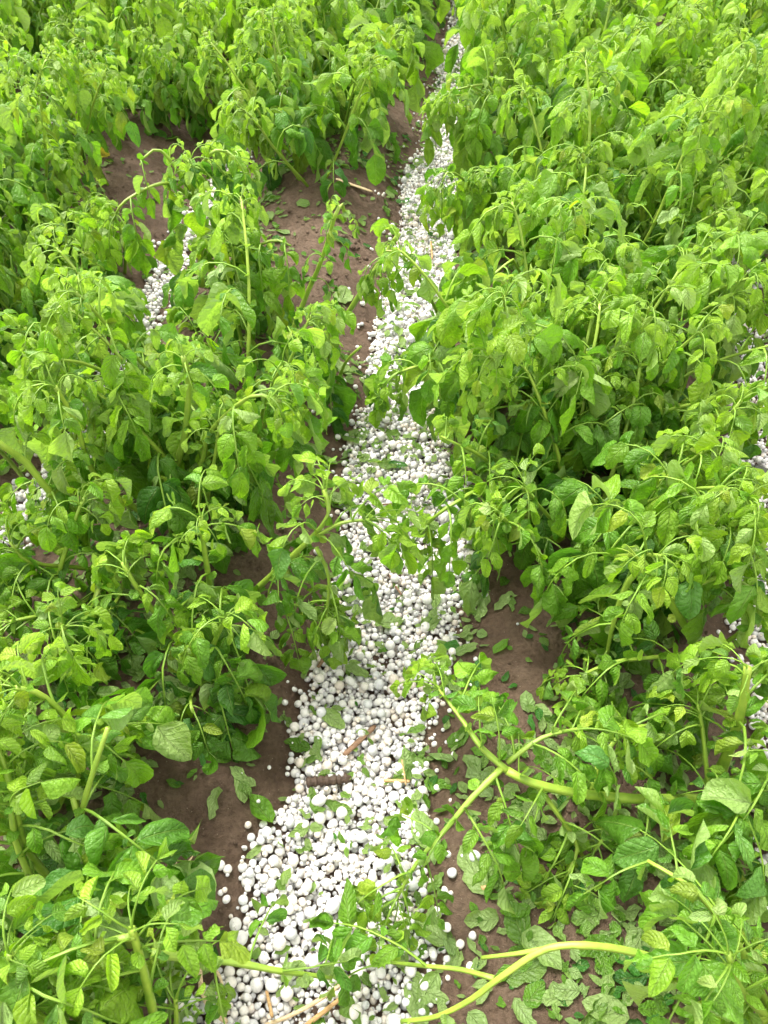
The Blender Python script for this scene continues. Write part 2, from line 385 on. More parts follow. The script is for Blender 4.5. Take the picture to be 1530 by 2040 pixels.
def spline(pts, step=.014):
    P = [np.array(p, float) for p in pts]; P = [2 * P[0] - P[1]] + P + [2 * P[-1] - P[-2]]
    out = []
    for i in range(1, len(P) - 2):
        p0, p1, p2, p3 = P[i - 1:i + 3]; m = max(2, int(np.linalg.norm(p2 - p1) / step))
        for k in range(m):
            t = k / m
            out.append(.5 * ((2 * p1) + (-p0 + p2) * t + (2 * p0 - 5 * p1 + 4 * p2 - p3) * t * t + (-p0 + 3 * p1 - 3 * p2 + p3) * t ** 3))
    out.append(P[-2]); return np.array(out)

# places the photograph shows open (the path, bare soil, hail patches): growth keeps off them
OPEN = [(345, 520, 62, 85, .85), (250, 325, 80, 55, .8), (660, 480, 95, 110, .85), (720, 600, 45, 110, .8), (1035, 1180, 75, 115, .9), (450, 1640, 150, 170, .95), (960, 1330, 75, 110, .9), (1000, 1760, 110, 110, .75),
        (1180, 1950, 90, 70, .6), (590, 1130, 70, 100, .7), (160, 920, 75, 55, .6), (40, 930, 40, 60, .5), (620, 1340, 70, 80, .9), (330, 650, 55, 55, .5), (575, 120, 20, 30, .6), (1485, 670, 35, 25, .8), (1500, 1230, 30, 80, .6), (1160, 1480, 90, 30, .4)]
PATHX = sorted((py, l, r) for py, l, r in [(2040, 385, 790), (1950, 520, 870), (1870, 480, 860), (1800, 480, 850), (1700, 545, 845), (1600, 600, 845), (1500, 590, 850), (1400, 630, 870), (1300, 655, 895), (1200, 675, 930),
        (1100, 685, 910), (1000, 690, 890), (900, 700, 880), (800, 735, 865), (700, 745, 850), (600, 770, 865), (500, 790, 885), (400, 805, 915), (300, 850, 935), (220, 862, 920), (100, 890, 935), (0, 910, 945)])
_PY = [a[0] for a in PATHX]; _PL = [a[1] + (10 if a[0] < 850 else 0) for a in PATHX]; _PR = [a[2] - (14 if a[0] < 850 else 0) for a in PATHX]
def keep_off(p):
    px, py, _ = project(*p)
    if -30 < py < 2060 and np.interp(py, _PY, _PL) < px < np.interp(py, _PY, _PR): return .95 if py > 850 else .86 if py > 230 else .80
    for cx, cy, rx, ry, q in OPEN:
        if ((px - cx) / rx) ** 2 + ((py - cy) / ry) ** 2 < 1: return q
    return 0
def off_limits(p, ld, g):
    ld = nz(ld); e1 = p + ld * g * .45; e2 = p + ld * g * .7 - np.array((0, 0, g * .35)); e3 = p + ld * g * .55 - np.array((0, 0, g * .8))
    q = max(keep_off(e1), keep_off(e2), keep_off(e3)); return q and R.random() < q
def make_stem(parent, origin, pts, r0=.0065, r1=.0035, leaves=(.25, 1.), gap=.045, size=.17, wilt=1.2, tuft=True, detail=1, age=(.85, .15), drop=.15, S=10, T=7, nodes=True, sidebias=None, torn=.34, stub=False, bigf=1.0, part='stem', free=False):
    """a stem mesh (thing's part) and the foliage it carries (its sub-part)"""
    C = spline(pts) if len(pts) < 14 else np.array(pts)
    n = len(C); seg = np.r_[0, np.cumsum(np.linalg.norm(np.diff(C, axis=0), axis=1))]; tot = seg[-1]
    rad = (r0 + (r1 - r0) * (seg / tot) ** .9) * .88
    rad = rad * (1 + .12 * np.maximum(0, np.cos(seg / gap * 2 * pi)) ** 6)
    sm = MB(); base = STEMC * (.75 + .35 * R.random()); hue = R.random() * .35
    tube(sm, C, rad, base * (1 - hue) + STEMD * hue, 0, 8 if detail else 6)
    so = sm.build(part, [M_STEM], parent, origin=origin)
    fm = MB(); lf = Leaflets(); phi = R.random() * 6.28; s = leaves[0] * tot
    dr = nrm(np.gradient(C, axis=0))
    while s < leaves[1] * tot - .005:
        i = min(n - 1, int(np.searchsorted(seg, s))); f = s / tot; d = dr[i]
        phi += 2.4 + R.gauss(0, .3)
        a = nz(cr(d, np.array((.3, .1, 1.0)))); b = cr(d, a)
        o = a * cos(phi) + b * sin(phi)
        if o[2] < -.2: o = o - np.array((0, 0, 1.3)) * o[2]
        ld = nz(o * 1.0 + d * .55 + UP * .25 + (sidebias if sidebias is not None else 0))
        p = C[i] + nz(o) * rad[i] * .6
        if R.random() > drop * (1.6 - f):
            g = size * (1.0 - .45 * f ** 2.5) * R.uniform(.75, 1.2)
            if not free and off_limits(p, ld, g): s += gap * .5; continue
            compound(fm, lf, p, ld, g, age[0] + (age[1] - age[0]) * f, wilt * R.uniform(.8, 1.25), detail, torn, bigf)
        if nodes and detail:
            for q in range(R.choice((1, 2, 2))):
                dd = nz(cr(d, o) * R.choice((-1, 1)) + o * .6 + UP * .2)
                lf.add(C[i] + dd * rad[i] * .8, dd, nz(d * .8 + o * .4 + UP * .4), R.uniform(.014, .026), R.uniform(.013, .021), .5, R.uniform(-.2, .4), .05, leafcol(.45), rnd=1.)
        s += gap * R.uniform(.75, 1.3) * (1 - .35 * f)
    if tuft and (free or not (keep_off(C[-1]) > R.random())):
        d = dr[-1]
        for k in range(7):
            ph = k * 2.4; a = nz(cr(d, np.array((.3, .1, 1.0)))); b = cr(d, a)
            ld = nz((a * cos(ph) + b * sin(ph)) * (.35 + .12 * k) + d * .8 + UP * .25)
            if not free and off_limits(C[-1], ld, .08): continue
            compound(fm, lf, C[-1] - d * .004 * k, ld, R.uniform(.05, .10), age[1] - .05, wilt * .9, 0, torn * .5)
    lf.flush(fm, S, T)
    if fm.n:
        fo = fm.build('foliage', [M_LEAF, M_STEM], so, origin=origin)
    return so

# ------------------------------------------------------------------ ground: one sheet, fine by the camera and coarse towards the horizon
def ground():
    def axis(lo, hi, st, far):
        a = list(np.arange(lo, hi, st)); s = st
        while a[-1] < far: s *= 1.22; a.append(a[-1] + s)
        s = st
        while a[0] > -far: s *= 1.22; a.insert(0, a[0] - s)
        return np.array(a)
    X = axis(-2.2, 2.0, .008, 250); Y = axis(-.2, 4.4, .008, 250)
    gx, gy = np.meshgrid(X, Y, indexing='ij')
    z = terr(gx, gy); far = np.clip((np.hypot(gx, gy - 2) - 9) / 8, 0, 1); z = z * (1 - far) + .05 * far
    mb = MB(); V = np.stack([gx, gy, z], -1).reshape(-1, 3)
    mb.add(V, grid_quads(len(X), len(Y))[:, ::-1], V[:, :2], np.ones((len(V), 3)) * .2, 0)
    o = mb.build('ground', [M_SOIL]); tag(o, kind='structure')
ground()

# ------------------------------------------------------------------ hail
EDGE = [(2100, 350, 780), (2040, 385, 790), (1950, 520, 870), (1870, 480, 860), (1800, 480, 850), (1700, 545, 845), (1600, 600, 845), (1500, 590, 850), (1400, 630, 870), (1300, 655, 895), (1200, 675, 930),
        (1100, 685, 930), (1000, 690, 930), (900, 700, 890), (800, 735, 885), (700, 745, 860), (600, 765, 880), (500, 790, 900), (400, 805, 930), (300, 845, 945), (220, 862, 935), (100, 885, 945), (0, 905, 960)]
EU = []; EL = []; ER = []
for py, l, r in EDGE:
    a = at(l, py, .02); b = at(r, py, .02); u0, v0 = xy2uv(a[0], a[1]); u1, v1 = xy2uv(b[0], b[1])
    EU.append((u0 + u1) / 2); EL.append(v0); ER.append(v1)
def band(u): return float(np.interp(u, EU, EL)), float(np.interp(u, EU, ER))
GX0, GY0, GS = -3.0, -.4, .004
HM = np.full((1500, 1500), -1.0)      # height of the hail surface on a 4 mm grid
stones = []; cells = {}; CS = .028
def drop(x, y, r, tries=13):
    best = None
    for k in range(tries):
        xx = x + R.gauss(0, r * 1.2) if k else x; yy = y + R.gauss(0, r * 1.2) if k else y
        z = TZc(xx, yy) + r * .80
        ci, cj = int(xx // CS), int(yy // CS)
        for i in (ci - 1, ci, ci + 1):
            for j in (cj - 1, cj, cj + 1):
                for (a, b, c, q) in cells.get((i, j), ()):
                    d2 = (a - xx) ** 2 + (b - yy) ** 2; s = (r + q) * .86
                    if d2 < s * s: z = max(z, c + sqrt(s * s - d2))
        if best is None or z < best[2]: best = (xx, yy, z)
    x, y, z = best; stones.append((x, y, z, r)); cells.setdefault((int(x // CS), int(y // CS)), []).append((x, y, z, r))
    i0 = int((x - GX0) / GS); j0 = int((y - GY0) / GS); m = int(r / GS) + 1
    for i in range(max(0, i0 - m), min(1499, i0 + m + 1)):
        for j in range(max(0, j0 - m), min(1499, j0 + m + 1)):
            d2 = (GX0 + i * GS - x) ** 2 + (GY0 + j * GS - y) ** 2
            if d2 < r * r: HM[i, j] = max(HM[i, j], z + sqrt(r * r - d2))
_tg = terr(*np.meshgrid(np.arange(GX0, GX0 + 6, .01), np.arange(GY0, GY0 + 6, .01), indexing='ij'))
def TZc(x, y):
    i = min(599, max(0, int((x - GX0) / .01))); j = min(599, max(0, int((y - GY0) / .01))); return float(_tg[i, j])
def size():
    q = R.random()
    return min(.0105, max(.0026, R.lognormvariate(math.log(.0050), .28))) if q < .94 else R.uniform(.0075, .0112)
for k in range(7000):     # fine ice at the bottom of the bank
    uu = R.uniform(-.12, 3.2); l, r = band(uu); x, y = uv2xy(uu, R.uniform(l, r)); drop(x, y, R.uniform(.0020, .0042), 4)
u = -.12
while u < 4.7:
    l, r = band(u); du = .02
    n = int((r - l) * du * 15000 * (1.0 if u < 2.6 else .75))
    for k in range(n):
        t = R.random(); t = .5 + (t - .5) * (1.0 if R.random() < .9 else 1.22)
        e = .03 * noise(np.array([u * 9]), np.array([1.0 if t < .5 else 7.0]), 9)[0]
        x, y = uv2xy(u + R.random() * du, l + (r - l) * t + e)
        if noise(np.array([x * 11]), np.array([y * 11]), 12)[0] > .42: continue
        drop(x, y, size())
    u += du
SIDE = [([(10, 1060, .05), (60, 1000, .06), (150, 920, .075), (240, 720, .075), (345, 520, .085), (420, 400, .07), (490, 290, .04), (575, 120, .055), (600, 20, .03)], 9500),
        ([(1520, 1560, .03), (1530, 1400, .055), (1525, 1180, .065), (1510, 900, .05), (1485, 680, .055), (1450, 400, .03)], 8500)]
for tr, dens in SIDE:
    P_ = []
    for px, py, wd in tr:
        a = at(px, py, .02); P_.append((*xy2uv(a[0], a[1]), wd))
    P_.sort(); US = [p[0] for p in P_]; VS = [p[1] for p in P_]; WS = [p[2] for p in P_]
    u = US[0] - .25
    while u < US[-1] + .3:
        vc = np.interp(u, US, VS); wv = np.interp(u, US, WS) * (1 + .8 * float(noise(np.array([u * 3.1]), np.array([vc * 5.0]), 21)[0]))
        for k in range(int(2 * wv * .02 * dens)):
            x, y = uv2xy(u + R.random() * .02, vc + R.gauss(0, wv * .5)); drop(x, y, size() * .95, 4)
        u += .02
for row, wd, lo, hi, dens in ((-2, .055, .9, 3.6, 4500), (2, .05, 1.0, 3.4, 2600)):
    u = lo
    while u < hi:
        wv = wd * (1 + 1.4 * float(noise(np.array([u * 3.1]), np.array([row * 5.0]), 21)[0]))
        for k in range(int(max(0, 2 * wv * .02 * dens))):
            x, y = uv2xy(u + R.random() * .02, row * ROW + R.gauss(0, wv * .55)); drop(x, y, size() * .95, 4)
        u += .02
for k in range(2500):     # fine ice between the stones
    uu = R.uniform(-.12, 2.6); l, r = band(uu); x, y = uv2xy(uu, R.uniform(l - .01, r + .01)); drop(x, y, R.uniform(.0014, .0030), 5)
for k in range(420):      # strays that stayed on the slopes
    uu = R.uniform(-.1, 3.5); l, r = band(uu); s = R.choice((-1, 1))
    x, y = uv2xy(uu, (l if s < 0 else r) + s * abs(R.gauss(0, .045))); drop(x, y, size() * .85, 1)
def surf(x, y):
    x = np.asarray(x, float); y = np.asarray(y, float)
    i = np.clip(((x - GX0) / GS).astype(int), 0, 1499); j = np.clip(((y - GY0) / GS).astype(int), 0, 1499)
    return np.maximum(terr(x, y), HM[i, j])
_S = np.maximum(terr(*np.meshgrid(GX0 + GS * np.arange(1500), GY0 + GS * np.arange(1500), indexing='ij')), HM)
_cs = np.cumsum(np.cumsum(np.pad(_S, ((5, 4), (5, 4)), mode='edge'), 0), 1); HS = np.empty_like(_S); HS[:] = _S
HS[1:, 1:] = (_cs[9:, 9:] - _cs[:-9, 9:] - _cs[9:, :-9] + _cs[:-9, :-9])[:1499, :1499] / 81.0
def drape(x, y):      # a limp leaf bridges the hollows between stones
    i = np.clip(((np.asarray(x, float) - GX0) / GS).astype(int), 0, 1499); j = np.clip(((np.asarray(y, float) - GY0) / GS).astype(int), 0, 1499)
    return np.where(HM[i, j] > 0, HS[i, j] + .003, np.maximum(HS[i, j], terr(x, y)))
def on_hail(x, y):
    i = min(1499, max(0, int((x - GX0) / GS))); j = min(1499, max(0, int((y - GY0) / GS))); return HM[i, j] > 0

def ico(sub):
    import bmesh
    bm = bmesh.new(); bmesh.ops.create_icosphere(bm, subdivisions=sub, radius=1); V = np.array([v.co[:] for v in bm.verts]); T = np.array([[v.index for v in f.verts] for f in bm.faces]); bm.free()
    return V, T
def lumpy(V, seed):
    rr = np.random.default_rng(seed); out = V.copy(); k = rr.normal(size=(7, 3)); ph = rr.random(7) * 6.28
    f = sum(np.sin(V @ (k[i] * 1.6) + ph[i]) for i in range(7)) * .017
    sc = 1 + rr.normal(size=3) * (.09, .07, .05); return out * (1 + f[:, None]) * sc
def hcol():
    q = R.random()
    if q < .16: c = np.array((.57, .575, .59))
    elif q < .34: c = np.array((.68, .62, .56))
    else: c = np.array((.74, .73, .72)) * R.uniform(.88, 1.08)
    return np.minimum(c, .93)
def score(s):
    x, y, z, r = s; px, py, dp = project(x, y, z)
    if not (0 < px < 1530 and 0 < py < 2040): return 0
    ci, cj = int(x // CS), int(y // CS); cover = 0
    for i in (ci - 1, ci, ci + 1):
        for j in (cj - 1, cj, cj + 1):
            for (a, b, c, q) in cells.get((i, j), ()):
                if c > z + .3 * r and (a - x) ** 2 + (b - y) ** 2 < (r + q) ** 2 * .6: cover += 1
    return r / dp / (1 + 1.5 * cover)
order = sorted(stones, key=score, reverse=True); own, rest = order[:300], order[300:]
V3, T3 = ico(3); V2, T2 = ico(2); V1 = None
protos = []
for k in range(6):
    mb = MB(); mb.add(lumpy(V3, 50 + k), T3, V3[:, :2], np.tile(np.array(((.74, .73, .72), (.67, .68, .70), (.74, .71, .67))[k % 3]), (len(V3), 1)), 0)
    o = mb.build('hailstone', [M_HAIL]); protos.append(o)
def hail_label(r, x, y, px, py):
    size_ = 'large round' if r > .0105 else 'middling round' if r > .008 else 'small rounded'
    u_, v_ = xy2uv(x, y)
    if abs(v_) > .5: where = 'half hidden in the furrow beside the main hail path'
    elif not on_hail(x + .02, y) or not on_hail(x - .02, y): where = 'at the edge of the hail path against brown soil'
    elif py > 1700: where = 'in the widest bottom stretch of the hail path'
    elif py > 1500: where = 'in the hail path around the rotted brown stalk'
    elif py > 1250: where = 'in the hail path above the two brown stalks'
    else: where = 'in the middle stretch of the hail path'
    return f'{size_} white hailstone {where}', 'hailstones lying ' + where
for k, (x, y, z, r) in enumerate(own):
    o = protos[k % 6] if k < 6 else protos[k % 6].copy()
    if k >= 6: COL.objects.link(o)
    o.location = (x, y, z); o.rotation_euler = (R.random() * 6, R.random() * 6, R.random() * 6); o.scale = (r, r, r)
    px, py, _ = project(x, y, z); lb, g = hail_label(r, x, y, px, py); tag(o, lb, 'hailstone', g)
mb = MB(); lib = [lumpy(V2, 80 + k) for k in range(12)]
from mathutils import Euler
for (x, y, z, r) in rest:
    rm = np.array(Euler((R.random() * 6, R.random() * 6, R.random() * 6)).to_matrix())
    mb.add((R.choice(lib) @ rm.T) * r + (x, y, z), T2, V2[:, :2], np.tile(hcol(), (len(V2), 1)), 0)
tag(mb.build('hail', [M_HAIL]), 'white hailstones piled along the furrows between the potato ridges', 'hail', kind='stuff')

# ------------------------------------------------------------------ potato plants
def organic_path(x, y, z0, az, tilt, length, droop, kink=None, r=R):
    p = np.array((x, y, z0 - .02)); n = 26; st = length / n
    d = np.array((sin(tilt) * cos(az), sin(tilt) * sin(az), cos(tilt))); pts = [p]; side = r.gauss(0, .5)
    for k in range(n):
        f = k / n
        p = p + d * st; pts.append(p)
        g = 0.0
        if f < .35: g = -.5 * (1 if tilt > .7 else .2)      # rights itself a little
        if f > .55: g = droop * (f - .5) * 3
        if kink and abs(f - kink[0]) < .5 / n + 1e-6: d = nz(d + np.array((cos(kink[1]), sin(kink[1]), -kink[2])) * 1.6)
        d = nz(d + np.array((-sin(az) * side, cos(az) * side, 0)) * st + np.array((0, 0, -1)) * g * st * 6 + np.array((r.gauss(0, .03), r.gauss(0, .03), 0)))
        zt = TZc(p[0], p[1]) + .02
        if p[2] < zt and k > 3: p = np.array((p[0], p[1], zt)); d = nz(np.array((d[0], d[1], max(d[2], .02))))
    return pts
def auto_plant(u, v, label, height=.46, nst=4, lean=None, size=.185, wilt=2.2, far=0, age=(.92, .14), spread=.5, bare=.18):
    x, y = uv2xy(u, v); z = tz(x, y); o = (x, y, z)
    root = empty('potato_plant', o); tag(root, label, 'potato plant', 'battered potato plants growing in rows along the ridges')
    a0 = R.random() * 6.28
    for k in range(nst):
        az = a0 + k * 2 * pi / nst + R.gauss(0, .35); tilt = abs(R.gauss(spread, .18))
        bx, by = x + .03 * cos(az), y + .03 * sin(az)
        if lean is not None: az = atan2(sin(az) * tilt + lean[1], cos(az) * tilt + lean[0]); tilt = min(1.25, tilt + .5 * math.hypot(*lean))
        ln = height * R.uniform(.8, 1.15) / max(.55, cos(tilt * .7))
        kink = (R.uniform(.45, .75), R.random() * 6.28, R.uniform(.3, 1.5)) if R.random() < .14 else None
        for q in range(7):
            pts = organic_path(bx, by, z, az, tilt, ln, R.uniform(.2, .8), kink)
            if not (keep_off(pts[-1]) or keep_off(pts[-6]) or keep_off(pts[-12])): break
            az += R.uniform(.5, 1.2)
        if far >= 2: kw = dict(detail=0, S=6, T=3, nodes=False)
        elif far == 1: kw = dict(detail=0, S=8, T=5, nodes=False)
        else: kw = dict(detail=1)
        make_stem(root, o, pts, r0=R.uniform(.0048, .0072), r1=.003, leaves=(.22, .97), gap=.050 if far < 2 else .058, size=size, wilt=wilt, age=age, drop=bare, **kw)
    return root

# stretches of ridge that are bare or hold hand-placed plants: (row, u from, u to)
SKIP = [(0, -1, .72), (-1, -1, .98), (-1, 1.22, 2.16), (-2, 2.3, 2.75), (1, -1, .3)]
ROWNAME = {-4: 'in fourth row left of the hail', -3: 'in third row left of the hail', -2: 'in second row left of the hail', -1: 'in row just left of hail', 0: 'in row just right of hail',
           1: 'in second row right of the hail', 2: 'in third row right of the hail'}
ORD = ['first', 'second', 'third', 'fourth', 'fifth', 'sixth', 'seventh', 'eighth', 'ninth', 'tenth', 'eleventh', 'twelfth', 'thirteenth', 'fourteenth', 'fifteenth', 'sixteenth', 'seventeenth', 'eighteenth', 'nineteenth', 'twentieth']
LOOK = ['drooping bright green', 'leafy bushy green', 'battered limp', 'tall wilted green', 'tangled leafy']
PLANTS = []
for k in range(-4, 3):
    v0 = (k + .5) * ROW; u = .1 + .13 * (k % 2); i = 0
    umax = 4.9
    while u < umax:
        uu = u + R.gauss(0, .03); u += .25 if k >= 0 else .28
        if any(k == a and b < uu < c for a, b, c in SKIP): continue
        x, y = uv2xy(uu, v0); px, py, dp = project(x, y, .45)
        if not (-260 < px < 1790 and -330 < py < 2350): continue
        if project(x, y, .1)[1] > 2500: continue
        PLANTS.append((k, i, uu, v0 + R.gauss(0, .025))); i += 1
for k, i, uu, vv in PLANTS:
    far = 0 if uu < 1.9 else 1 if uu < 3.0 else 2
    lab = f'{R.choice(LOOK)} potato plant, {ORD[i]} from bottom {ROWNAME[k]}'
    auto_plant(uu, vv, lab, height=R.uniform(.32, .43), nst=R.choice((7, 8)) if k >= 0 else 7 if uu > 2.2 else 5, size=.225 if k >= 0 or uu > 2.2 else .2, far=far, age=(.8, .02) if uu > 2.2 else (.9, .12), lean=(uv2xy(1, .30)[0] - uv2xy(1, 0)[0], 0.) if k == 0 else (-.22, .03) if k == -1 else None, spread=.8 if k >= 0 and uu > 1 else .62 if k >= 0 else .66 if uu > 2.2 else .42, bare=.08 if k >= 0 else .18)

# ---- plants by the camera, set out one by one after the photograph
def hero(label, px, py, z=.1, group='battered potato plants growing in rows along the ridges'):
    p = at(px, py, z); o = (p[0], p[1], tz(p[0], p[1])); root = empty('potato_plant', o); tag(root, label, 'potato plant', group); return root, o
def hs_(ro, pts, **kw):
    return make_stem(ro[0], ro[1], [at(*p) for p in pts], **kw)
def bulk(ro, n, height, tilt, az0=0, arc=6.28, size=.17, wilt=2.0, **kw):
    x, y, z = ro[1]
    for k in range(n):
        az = az0 + arc * ((k + .5) / n - .5) + R.gauss(0, .2); t = abs(R.gauss(tilt, .15))
        for q in range(7):
            pts = organic_path(x + .03 * cos(az), y + .03 * sin(az), z, az, t, height * R.uniform(.8, 1.15), R.uniform(.3, .9))
            if not (keep_off(pts[-1]) or keep_off(pts[-6]) or keep_off(pts[-12])): break
            az += R.uniform(.5, 1.2)
        make_stem(ro[0], ro[1], pts, r0=R.uniform(.005, .007), r1=.003, size=size, wilt=wilt, **kw)
small = dict(free=True, size=.105, gap=.030, wilt=1.4, leaves=(.06, .98), drop=.05, age=(.5, .1))

p = hero('flattened potato plant whose bare thick stem arches over soil at the bottom right corner', 1500, 1990)
hs_(p, [(1500, 1990, .12), (1400, 1945, .2), (1290, 1905, .26), (1190, 1885, .28), (1090, 1890, .27), (1000, 1945, .24), (940, 1990, .2), (870, 2025, .16), (800, 2035, .12)], r0=.0072, r1=.0032, leaves=(.82, 1), size=.12, gap=.05, drop=.3)
hs_(p, [(1090, 1890, .27), (1030, 1900, .25), (960, 1908, .22)], r0=.004, r1=.0025, leaves=(.7, 1), size=.10, tuft=False, nodes=False, age=(.7, .7))
hs_(p, [(985, 1950, .23), (920, 1932, .2), (850, 1925, .17), (780, 1918, .12)], free=True, r0=.004, r1=.0025, leaves=(.5, 1), size=.15, tuft=False, nodes=False, age=(.5, .5))
hs_(p, [(1530, 2010, .15), (1480, 1900, .25), (1440, 1840, .3), (1390, 1780, .33), (1350, 1750, .34), (1290, 1715, .33)], free=True, r0=.0075, r1=.0025, leaves=(.3, 1), size=.18, gap=.06, wilt=.9, drop=.25, age=(.6, .45), tuft=False)
hs_(p, [(1540, 2030, .15), (1500, 2000, .25), (1470, 1960, .33), (1450, 1900, .38)], r0=.007, r1=.004, size=.16, wilt=1.4, age=(.6, .45), leaves=(.5, 1))
p = hero('potato plant lying sideways with a thick bare stem pointing at the hail path', 1400, 1590)
hs_(p, [(1400, 1592, .11), (1310, 1592, .17), (1240, 1590, .2), (1150, 1580, .22), (1060, 1560, .24), (1010, 1535, .25)], r0=.0095, r1=.0065, leaves=(.2, .95), size=.10, gap=.06, tuft=False, drop=.3)
hs_(p, [(1010, 1535, .25), (960, 1490, .26), (925, 1440, .26), (895, 1400, .26), (865, 1360, .25)], r0=.0055, r1=.0025, **small)
hs_(p, [(1000, 1530, .25), (940, 1590, .24), (890, 1650, .22), (830, 1720, .19), (790, 1790, .15)], r0=.0055, r1=.0025, **small)
hs_(p, [(1065, 1560, .22), (1110, 1620, .2), (1150, 1690, .15), (1120, 1760, .12)], r0=.0045, r1=.0025, **small)
hs_(p, [(1010, 1520, .25), (1080, 1470, .27), (1160, 1450, .27)], r0=.0045, r1=.0025, **dict(small, size=.13))
hs_(p, [(1235, 1590, .2), (1215, 1650, .16), (1180, 1700, .12)], r0=.004, r1=.0025, **small)
hs_(p, [(1180, 1580, .2), (1190, 1530, .22), (1240, 1460, .25), (1290, 1445, .25)], r0=.005, r1=.003, size=.15, gap=.05, leaves=(.3, .9), wilt=2.2, tuft=False)
p = hero('potato plant with a snapped stem hanging straight down near the right edge', 1400, 1310)
hs_(p, [(1405, 1310, .12), (1360, 1240, .22), (1310, 1160, .34), (1275, 1115, .39)], r0=.0075, r1=.0055, leaves=(.1, .9), size=.13, gap=.06, tuft=False, drop=.4)
hs_(p, [(1285, 1130, .385), (1255, 1155, .36), (1225, 1230, .27), (1205, 1320, .16), (1185, 1400, .12)], r0=.0055, r1=.0025, leaves=(.35, .98), size=.12, gap=.035, wilt=2.2)
hs_(p, [(1288, 1132, .385), (1265, 1105, .41), (1248, 1085, .43)], r0=.004, r1=.0006, leaves=(2, 2), tuft=False, part='splinter')
hs_(p, [(1283, 1125, .39), (1250, 1098, .41), (1228, 1092, .41)], r0=.003, r1=.0005, leaves=(2, 2), tuft=False, part='splinter')
hs_(p, [(1330, 1200, .27), (1390, 1165, .32), (1450, 1150, .33), (1510, 1180, .3)], r0=.005, r1=.003, size=.17, wilt=1.6)
hs_(p, [(1390, 1300, .14), (1300, 1310, .2), (1220, 1320, .22), (1150, 1350, .18)], r0=.005, r1=.003, size=.16, wilt=1.8)
hs_(p, [(1400, 1320, .12), (1460, 1270, .22), (1520, 1230, .3)], r0=.006, r1=.003, size=.2, wilt=1.8)
p = hero('upright thick stemmed potato plant beside hail at the right edge', 1425, 1570)
hs_(p, [(1420, 1570, .1), (1450, 1500, .18), (1475, 1420, .28), (1490, 1330, .36)], r0=.011, r1=.006, leaves=(.45, 1), size=.2, wilt=2.2)
hs_(p, [(1440, 1560, .1), (1500, 1540, .2), (1560, 1500, .3)], r0=.008, r1=.005, leaves=(.3, 1), size=.2, wilt=1.2, age=(.4, .3))
hs_(p, [(1440, 1590, .1), (1480, 1600, .2), (1450, 1640, .22), (1455, 1720, .14)], r0=.005, r1=.003, leaves=(.2, 1), size=.13, wilt=2.0)
p = hero('leafy potato plant with one long side shoot reaching over the hail', 430, 1270)
hs_(p, [(440, 1240, .1), (520, 1165, .19), (580, 1110, .27), (640, 1050, .34), (655, 1015, .37), (645, 975, .4)], r0=.0075, r1=.004, leaves=(.1, 1), size=.12, gap=.06, drop=.35, wilt=1.8, free=True)
hs_(p, [(620, 1075, .32), (680, 1042, .35), (745, 1035, .35)], r0=.004, r1=.0025, **dict(small, size=.12))
hs_(p, [(630, 1090, .31), (655, 1150, .27), (650, 1230, .2)], r0=.004, r1=.0025, **dict(small, size=.14, wilt=2.2))
hs_(p, [(500, 1190, .17), (560, 1200, .2), (630, 1215, .19)], r0=.004, r1=.0025, **dict(small, size=.15, wilt=2.2))
hs_(p, [(430, 1290, .1), (420, 1180, .22), (405, 1080, .34), (400, 1030, .4)], r0=.0075, r1=.004, size=.18, wilt=2.2, leaves=(.3, 1))
hs_(p, [(400, 1330, .1), (330, 1250, .22), (260, 1150, .33), (245, 1120, .35)], r0=.006, r1=.004, size=.18, wilt=2.2, leaves=(.2, 1))
hs_(p, [(430, 1330, .1), (420, 1300, .2), (450, 1230, .3)], r0=.006, r1=.004, size=.18, wilt=2.4)
hs_(p, [(410, 1340, .1), (380, 1390, .16), (385, 1420, .17)], r0=.005, r1=.003, size=.17, wilt=2.2, age=(.9, .6))
p = hero('potato plant with a long bare stem leaning towards the left edge', 250, 1130)
hs_(p, [(250, 1125, .12), (170, 1040, .24), (100, 980, .33), (50, 920, .4), (0, 885, .45), (-50, 850, .48)], r0=.0095, r1=.0055, leaves=(.1, .95), size=.14, gap=.07, drop=.35, wilt=1.6)
hs_(p, [(240, 1140, .12), (150, 1130, .2), (60, 1120, .26), (20, 1080, .3)], r0=.006, r1=.003, size=.19, wilt=1.6)
hs_(p, [(230, 1150, .12), (150, 1210, .18), (60, 1230, .24), (10, 1240, .25)], r0=.006, r1=.003, size=.2, wilt=1.7)
hs_(p, [(250, 1150, .12), (230, 1200, .18), (190, 1260, .2)], r0=.005, r1=.003, size=.17, wilt=2.2, age=(.9, .6))
p = hero('tall upright potato plant with thick stem and drooping leafy tops', 345, 1060)
hs_(p, [(345, 1055, .1), (350, 940, .25), (370, 860, .35), (375, 760, .45), (365, 710, .5)], r0=.010, r1=.005, leaves=(.3, 1), size=.18, wilt=2.3, gap=.05)
hs_(p, [(350, 940, .25), (300, 880, .32), (240, 820, .38)], r0=.006, r1=.0035, leaves=(.3, 1), size=.17, wilt=2.2)
hs_(p, [(350, 1040, .12), (400, 930, .28), (420, 860, .38), (500, 790, .46), (560, 800, .46)], r0=.007, r1=.0035, leaves=(.35, 1), size=.19, wilt=2.3)
hs_(p, [(400, 1060, .12), (412, 1000, .22), (430, 900, .35), (436, 850, .4)], r0=.005, r1=.003, leaves=(.3, .9), size=.12, wilt=2.2)
hs_(p, [(330, 1050, .12), (200, 960, .26), (150, 840, .42), (110, 770, .5)], r0=.008, r1=.004, leaves=(.35, 1), size=.19, wilt=2.3)
p = hero('potato plant with leaf-stripped forked stem in the bottom left part', 260, 1880)
